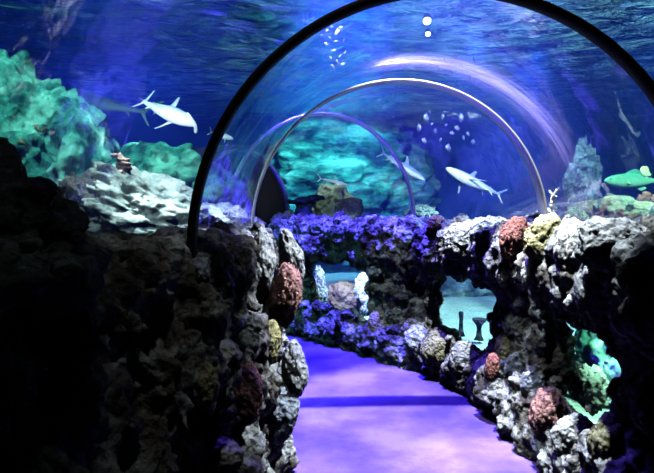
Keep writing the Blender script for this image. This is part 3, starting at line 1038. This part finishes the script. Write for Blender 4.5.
def shark_mesh(name, mat, kind='reef', bend=0.05):
    bm = bmesh.new()
    fat = 1.15 if kind == 'hammer' else 1.0
    loft(bm, [(x, w_ * fat, h_ * fat, z_) for x, w_, h_, z_ in [(0.50, 0.006, 0.005, -0.004), (0.485, 0.022, 0.016, -0.003), (0.45, 0.040, 0.030, 0), (0.40, 0.055, 0.046, 0), (0.30, 0.070, 0.066, 0),
              (0.18, 0.075, 0.078, 0), (0.05, 0.068, 0.072, 0), (-0.08, 0.054, 0.056, 0.004), (-0.20, 0.036, 0.038, 0.008), (-0.30, 0.022, 0.024, 0.012),
              (-0.37, 0.013, 0.016, 0.016), (-0.40, 0.010, 0.014, 0.02)]], 18)
    for s in (-1, 1) if kind != 'nurse' else ():
        fin(bm, (0.22, s * 0.045, -0.03), (0.10, s * 0.045, -0.03), (0.07 - (0.24 if kind == 'hammer' else 0), s * 0.235, -0.085 - (0.03 if kind == 'hammer' else 0)), (0.035 - (0.24 if kind == 'hammer' else 0), s * 0.225, -0.085 - (0.03 if kind == 'hammer' else 0)), 0.012)
        fin(bm, (-0.11, s * 0.02, -0.03), (-0.17, s * 0.018, -0.025), (-0.18, s * 0.075, -0.065), (-0.20, s * 0.07, -0.062), 0.007)
    if kind == 'hammer': fin(bm, (0.09, 0, 0.06), (-0.05, 0, 0.05), (0.0, 0, 0.26), (-0.03, 0, 0.25), 0.013)
    elif kind != 'nurse': fin(bm, (0.13, 0, 0.06), (0.0, 0, 0.058), (0.015, 0, 0.20), (-0.025, 0, 0.19), 0.012)
    fin(bm, (-0.19, 0, 0.035), (-0.245, 0, 0.028), (-0.25, 0, 0.075), (-0.275, 0, 0.07), 0.007)
    fin(bm, (-0.22, 0, -0.022), (-0.27, 0, -0.012), (-0.27, 0, -0.06), (-0.29, 0, -0.055), 0.007)
    tx = 0.13 if kind == 'hammer' else 0
    fin(bm, (-0.345, 0, 0.025), (-0.405, 0, 0.005), (-0.53 + tx, 0, 0.165 + tx * 0.5), (-0.555 + tx, 0, 0.150 + tx * 0.5), 0.010)
    fin(bm, (-0.355, 0, 0.005), (-0.405, 0, 0.02), (-0.445, 0, -0.105), (-0.465, 0, -0.095), 0.009)
    if kind == 'hammer':
        # wide head bar with blunt ends
        rows = []
        nn_ = 14
        for k in range(nn_ + 1):
            t = -1 + 2 * k / nn_
            xm = 0.475 - 0.045 * t * t
            lh = 0.034 * (1 - 0.25 * abs(t)) if abs(t) < 0.97 else 0.02
            rows.append([bm.verts.new((xm + lh * math.cos(a), t * 0.145, 0.014 * math.sin(a) - 0.002)) for a in [2 * PI * j / 10 for j in range(10)]])
        for a, b in zip(rows, rows[1:]):
            for i in range(10): bm.faces.new((a[i], b[i], b[(i + 1) % 10], a[(i + 1) % 10]))
        bm.faces.new(rows[0]); bm.faces.new(list(reversed(rows[-1])))
    return finish_fish(bm, name, mat, 0.0065, bend, 0.0, 0.10)


def fish_mesh(name, mat, deep=0.14, voxel=0.009, tail=0.12):
    bm = bmesh.new()
    d = deep
    loft(bm, [(0.50, 0.008, 0.01, 0), (0.46, 0.03, d * 0.40, 0), (0.38, 0.055, d * 0.72, 0), (0.24, 0.07, d * 0.97, 0), (0.08, 0.066, d, 0), (-0.08, 0.052, d * 0.84, 0),
              (-0.22, 0.032, d * 0.52, 0), (-0.32, 0.018, d * 0.28, 0), (-0.37, 0.012, d * 0.25, 0)], 14)
    fin(bm, (-0.34, 0, 0.0), (-0.38, 0, 0.0), (-0.48, 0, tail), (-0.53, 0, tail), 0.012)
    fin(bm, (-0.34, 0, 0.0), (-0.38, 0, 0.0), (-0.48, 0, -tail), (-0.53, 0, -tail), 0.012)
    fin(bm, (0.18, 0, d * 0.85), (-0.20, 0, d * 0.45), (0.02, 0, d + 0.075), (-0.22, 0, d * 0.5 + 0.07), 0.011)
    fin(bm, (-0.02, 0, -d * 0.8), (-0.22, 0, -d * 0.4), (-0.10, 0, -d - 0.05), (-0.22, 0, -d * 0.5 - 0.05), 0.011)
    for s in (-1, 1):
        fin(bm, (0.20, s * 0.055, -0.02), (0.14, s * 0.055, -0.03), (0.07, s * 0.12, -0.07), (0.04, s * 0.11, -0.08), 0.009)
    return finish_fish(bm, name, mat, voxel, 0.03, 0.0, d * 2)


def orient(nose, tail, roll=0.0):
    x = (nose - tail).normalized()
    z = Vector((0, 0, 1)); z = (z - x * z.dot(x)).normalized()
    y = z.cross(x)
    m = Matrix((x, y, z)).transposed().to_4x4()
    return m @ Matrix.Rotation(roll, 4, 'X'), (nose - tail).length


def place_fish(name, me, nose, tail, label, cat, roll=0.0, group=None, body_len=1.03, eyes=None):
    m, ln = orient(nose, tail, roll)
    s = ln / body_len
    o = link(name, me)
    o.matrix_world = Matrix.Translation((nose + tail) / 2) @ m @ Matrix.Scale(s, 4)
    tag(o, label, cat, group)
    if eyes:
        for sd in (-1, 1):
            bm = bmesh.new()
            blob(bm, Vector((eyes[0], sd * eyes[1], eyes[2])), (eyes[3],) * 3, 0, 2)
            em = bpy.data.meshes.new('eye'); bm.to_mesh(em); bm.free(); smooth(em)
            link('eye', em, M['eye'], o)
    return o


place_fish('hammerhead_shark', shark_mesh('hammerhead_shark', M['hammer'], 'hammer', 0.03), at(197, 125, 5.3), at(133, 96, 5.7),
           'white hammerhead shark gliding above the left reef', 'shark', roll=R_(-42), eyes=(0.43, 0.142, 0.0, 0.009))
place_fish('reef_shark', shark_mesh('reef_shark', M['shark'], 'reef', 0.06), at(445, 167, 7.8), at(499, 202, 8.3),
           'large pale reef shark nose up left in deep blue water', 'shark', roll=R_(22), eyes=(0.42, 0.049, 0.012, 0.008))
place_fish('reef_shark', shark_mesh('reef_shark', M['shark'], 'reef', -0.05), at(426, 181, 9.0), at(378, 152, 9.4),
           'small pale shark crossing the thin arch leg', 'shark', roll=R_(-15), eyes=(0.42, 0.049, 0.012, 0.008))
place_fish('reef_shark', shark_mesh('reef_shark', M['shark'], 'reef', 0.05), at(350, 186, 9.2), at(316, 178, 9.2),
           'small grey shark with raised tail above the central rock mound', 'shark', eyes=(0.42, 0.049, 0.012, 0.008))
place_fish('reef_shark', shark_mesh('reef_shark', M['hammer'], 'reef', 0.04), at(234, 139, 5.7), at(206, 130, 5.9),
           'small white shark partly behind the left leg of the black arch', 'shark', roll=R_(-30))
place_fish('nurse_shark', shark_mesh('nurse_shark', M['nurse'], 'nurse', 0.03), at(40, 88, 6.9), at(158, 118, 7.2),
           'long dim green shark behind the hammerhead tail', 'shark')
place_fish('grouper', fish_mesh('grouper', M['greenfish'], 0.115), at(603, 181, 6.0), at(664, 181, 6.1),
           'large green fish at the right above the boulders', 'fish', eyes=(0.42, 0.046, 0.035, 0.012))
place_fish('grouper', fish_mesh('grouper', M['greenfish'], 0.12), at(626, 199, 5.8), at(594, 200, 6.1),
           'smaller green fish below the large green fish', 'fish', eyes=(0.42, 0.046, 0.035, 0.012))
place_fish('tang_fish', fish_mesh('tang_fish', M['yellowfish'], 0.27), at(640, 169, 5.8), at(651, 176, 5.9),
           'small yellow fish over the back of the large green fish', 'fish', eyes=(0.40, 0.05, 0.05, 0.016))
of = fish_mesh('reef_fish', M['orangefish'], 0.15)
for (x, y, x2, y2, lb) in [(25, 144, 15, 140, 'small pinkish fish lowest of four by the left outcrop'),
                           (40, 132, 32, 123, 'small pinkish fish second from left by the left outcrop'),
                           (41, 132, 48, 126, 'small pinkish fish third from left by the left outcrop'),
                           (49, 135, 56, 131, 'small pinkish fish rightmost of four by the left outcrop')]:
    place_fish('reef_fish', of, at(x, y, 3.7), at(x2, y2, 3.75), lb, 'fish', group='small fish by the left outcrop')
place_fish('reef_fish', of, at(330, 190, 7.4), at(321, 187, 7.4), 'small orange fish on top of the central rock mound', 'fish')

sf_m = fish_mesh('school_fish', M['silverfish'], 0.115, 0.012)
rr = random.Random(21)
SG = 'silver fish in the blue water'
pts = [(418, 128), (426, 118), (432, 124), (436, 131), (442, 117), (446, 125), (452, 133), (457, 128), (464, 138), (468, 134), (424, 141), (440, 140), (474, 142),
       (448, 148), (430, 112), (460, 118)]
for (x, y) in pts:
    a = rr.choice([rr.uniform(0.1, 0.9), rr.uniform(2.2, 3.0)]); s = rr.uniform(1.6, 3.0)
    place_fish('school_fish', sf_m, at(x - s * math.cos(a), y - s * math.sin(a), 8.8 + rr.uniform(-.5, .5)), at(x + s * math.cos(a), y + s * math.sin(a), 9.0),
               'small silver fish in the loose school above the large pale shark', 'fish', group=SG)
SG2 = 'white fish under the water surface'
pts = [(322, 26), (327, 30), (332, 27), (337, 32), (341, 27), (330, 38), (336, 41), (344, 40), (326, 44), (334, 50), (340, 56), (345, 52), (331, 58), (337, 62),
       (343, 64), (333, 67), (322, 35), (314, 22)]
for (x, y) in pts:
    a = rr.uniform(-1.2, 1.2); s = rr.uniform(2.0, 3.4)
    place_fish('school_fish', sf_m, at(x - s * math.cos(a), y - s * math.sin(a), 5.0 + rr.uniform(-.1, .1)), at(x + s * math.cos(a), y + s * math.sin(a), 5.05),
               'tiny white fish in the cluster near the surface inside the black arch', 'fish', group=SG2)
df_m = fish_mesh('school_fish', M['darkfish'], 0.17, 0.012)
for (x, y) in [(462, 66), (445, 60), (451, 72), (470, 78), (438, 68), (480, 70), (456, 84), (430, 62), (474, 60)]:
    a = rr.uniform(1.0, 2.0); s = rr.uniform(3, 4.5)
    place_fish('school_fish', df_m, at(x - s * math.cos(a), y - s * math.sin(a), 5.0), at(x + s * math.cos(a), y + s * math.sin(a), 5.05),
               'small dark fish above the polished arch', 'fish', group='dark fish above the polished arch')


# ------------------------------------------------------------------ tank lamps and unseen spot lights
def emis(name, c, s):
    m, nt, out = new_mat(name)
    e = N(nt, 'ShaderNodeEmission', Strength=s)
    e.inputs['Color'].default_value = (*c, 1)
    L(nt, e.outputs[0], out.inputs['Surface'])
    return m


M['lampglow'] = emis('lamp_glow', (0.9, 0.97, 1.0), 14)
for (x, y, Y, r, lb) in [(427, 21, 4.6, 0.030, 'brightest white tank lamp hanging at the top, below the surface'),
                         (428, 34, 5.0, 0.020, 'smaller white tank lamp below the brightest lamp')]:
    root = empty('tank_lamp', at(x, y, Y)); tag(root, lb, 'lamp')
    bm = bmesh.new()
    bmesh.ops.create_cone(bm, cap_ends=True, segments=24, radius1=r * 1.2, radius2=r * 0.7, depth=0.03, matrix=Matrix.Translation((0, 0, r * 0.9 + 0.012)))
    me = bpy.data.meshes.new('housing'); bm.to_mesh(me); bm.free(); link('housing', me, M['black'], root)
    bm = bmesh.new()
    blob(bm, Vector((0, 0, 0)), (r, r, r * 0.9), 0, 3)
    me = bpy.data.meshes.new('bulb'); bm.to_mesh(me); bm.free(); smooth(me); link('bulb', me, M['lampglow'], root)


def spot(name, loc, target, energy, color, angle, blend=0.4, size=0.05):
    l = bpy.data.lights.new(name, 'SPOT')
    l.energy = energy; l.color = color; l.spot_size = R_(angle); l.spot_blend = blend; l.shadow_soft_size = size
    o = bpy.data.objects.new(name, l); COL.objects.link(o)
    o.location = loc
    d = Vector(target) - Vector(loc)
    o.rotation_euler = d.to_track_quat('-Z', 'Y').to_euler()
    return o


def area(name, loc, target, energy, color, sx, sy):
    l = bpy.data.lights.new(name, 'AREA')
    l.energy = energy; l.color = color; l.shape = 'RECTANGLE'; l.size = sx; l.size_y = sy
    o = bpy.data.objects.new(name, l); COL.objects.link(o)
    o.location = loc
    d = Vector(target) - Vector(loc)
    o.rotation_euler = d.to_track_quat('-Z', 'Y').to_euler()
    return o


# path: white key, blue wash and added fills
spot('key_lamp', (0.84, 3.44, 4.4), (0.86, 3.75, 0.6), 4800, (0.96, 0.95, 1.0), 39, 0.35, 0.03)
spot('left_corner_fill', (1.5, 3.0, 4.4), (-0.20, 3.02, 0.80), 3600, (0.95, 0.97, 1.0), 18, 0.8, 0.03)  # added unseen spot to brighten the dim end of the left wall
spot('far_blue_lamp', (0.3, 5.0, 4.4), (-0.1, 5.7, 0.8), 10000, (0.09, 0.065, 1.0), 46, 0.6, 0.1)
spot('wash_blue_lamp', (0.5, 4.6, 4.4), (0.5, 3.9, 0.0), 2200, (0.16, 0.08, 1.0), 60, 0.8, 0.3)
spot('right_wall_fill', (0.80, 2.75, 4.4), (1.14, 2.88, 0.5), 3800, (0.95, 0.98, 1.0), 25, 0.6, 0.03)  # second spot, added to carry the white light nearer along the wall
spot('left_face_fill', (0.25, 1.9, 4.4), (-0.25, 2.2, 0.9), 120, (1.0, 0.97, 0.9), 30, 0.8, 0.03)  # faint added light grazing the left wall to bring out its texture
spot('left_top_lamp', (-0.1, 1.2, 4.4), (-0.6, 1.6, 1.4), 9, (0.9, 1.0, 0.9), 50, 0.8, 0.03)
spot('sill_fill', (0.2, 3.2, 2.7), (1.12, 3.50, 0.45), 200, (0.92, 0.97, 1.0), 24, 0.6, 0.03)  # unseen spot just above the vault, added to reach the sill lumps
spot('left_reef_fill', (-1.15, 2.3, 2.3), (-1.15, 3.6, 1.6), 26, (0.75, 1.0, 1.0), 60, 0.8, 0.1)
spot('surface_fish_fill', (0.25, 4.2, 3.0), (0.05, 5.0, 2.9), 60, (0.9, 1.0, 1.0), 60, 0.6, 0.05)  # added so the white fish near the surface show up
spot('pillar_fill', (-0.1, 4.4, 2.7), (0.52, 5.4, 0.55), 100, (0.85, 0.92, 1.0), 26, 0.6, 0.03)  # small added light for the dark pillar at the bend
# tank
spot('left_reef_lamp', (-2.2, 3.4, 4.4), (-2.6, 5.3, 1.4), 850, (0.36, 1.0, 0.90), 70, 0.6, 0.05)
spot('left_near_lamp', (-0.85, 3.0, 4.4), (-1.15, 3.7, 1.2), 2000, (0.85, 1.0, 1.0), 34, 0.6, 0.05)
spot('hammerhead_fill', (-1.7, 3.9, 2.3), (-1.65, 5.5, 2.4), 230, (0.9, 1.0, 1.0), 52, 0.5, 0.05)  # unseen light set in mid-water to whiten the whole hammerhead
spot('back_reef_lamp', (0.0, 9.4, 4.4), (0.0, 12.0, 1.8), 2600, (0.14, 0.74, 0.85), 70, 0.7, 0.1)
spot('blue_lamp_right', (2.5, 7.5, 4.4), (3.0, 12.5, 1.0), 1500, (0.07, 0.05, 1.0), 110, 0.8, 0.2)
spot('blue_lamp_left', (-3.0, 7.5, 4.4), (-3.6, 12.5, 1.4), 3000, (0.06, 0.10, 1.0), 110, 0.8, 0.2)
spot('shark_fill', (1.4, 5.4, 3.1), (2.0, 8.4, 2.2), 1300, (0.75, 0.9, 1.0), 42, 0.6, 0.05)  # unseen light placed low in front of the large shark and school
spot('right_teal_lamp', (3.4, 4.0, 4.4), (2.8, 5.2, 1.0), 3200, (0.50, 0.95, 0.80), 70, 0.7, 0.1)
spot('right_low_lamp', (1.95, 2.9, 1.6), (2.35, 3.75, 0.5), 420, (0.45, 1.0, 0.62), 75, 0.6, 0.1)
spot('middle_low_lamp', (2.2, 6.0, 3.2), (2.0, 6.6, 0.2), 650, (0.50, 0.95, 1.0), 75, 0.6, 0.1)
spot('far_low_fill', (0.25, 6.75, 1.25), (0.15, 7.4, 0.6), 160, (0.75, 1.0, 1.0), 110, 0.6, 0.1)  # unseen low light put in for the rocks behind the far opening

spot('centre_fill', (-0.2, 7.6, 4.4), (0.0, 8.8, 1.9), 800, (0.75, 1.0, 1.0), 45, 0.6, 0.05)  # added white light over the grey shark and central mound
spot('left_back_fill', (-1.6, 3.6, 3.0), (-1.3, 4.7, 1.8), 45, (0.20, 1.0, 0.75), 60, 0.6, 0.05)  # added for the green rock that the other lights miss

w = bpy.data.worlds.new('world'); SC.world = w
w.use_nodes = True
w.node_tree.nodes['Background'].inputs[0].default_value = (0.0, 0.0, 0.0, 1)

SC.view_settings.view_transform = 'Standard'
SC.view_settings.look = 'None'
SC.view_settings.exposure = 0.0
SC.view_settings.gamma = 1.0
SC.cycles.transparent_max_bounces = 32
SC.cycles.max_bounces = 6
SC.cycles.diffuse_bounces = 0
SC.cycles.volume_bounces = 0
SC.cycles.use_denoising = True
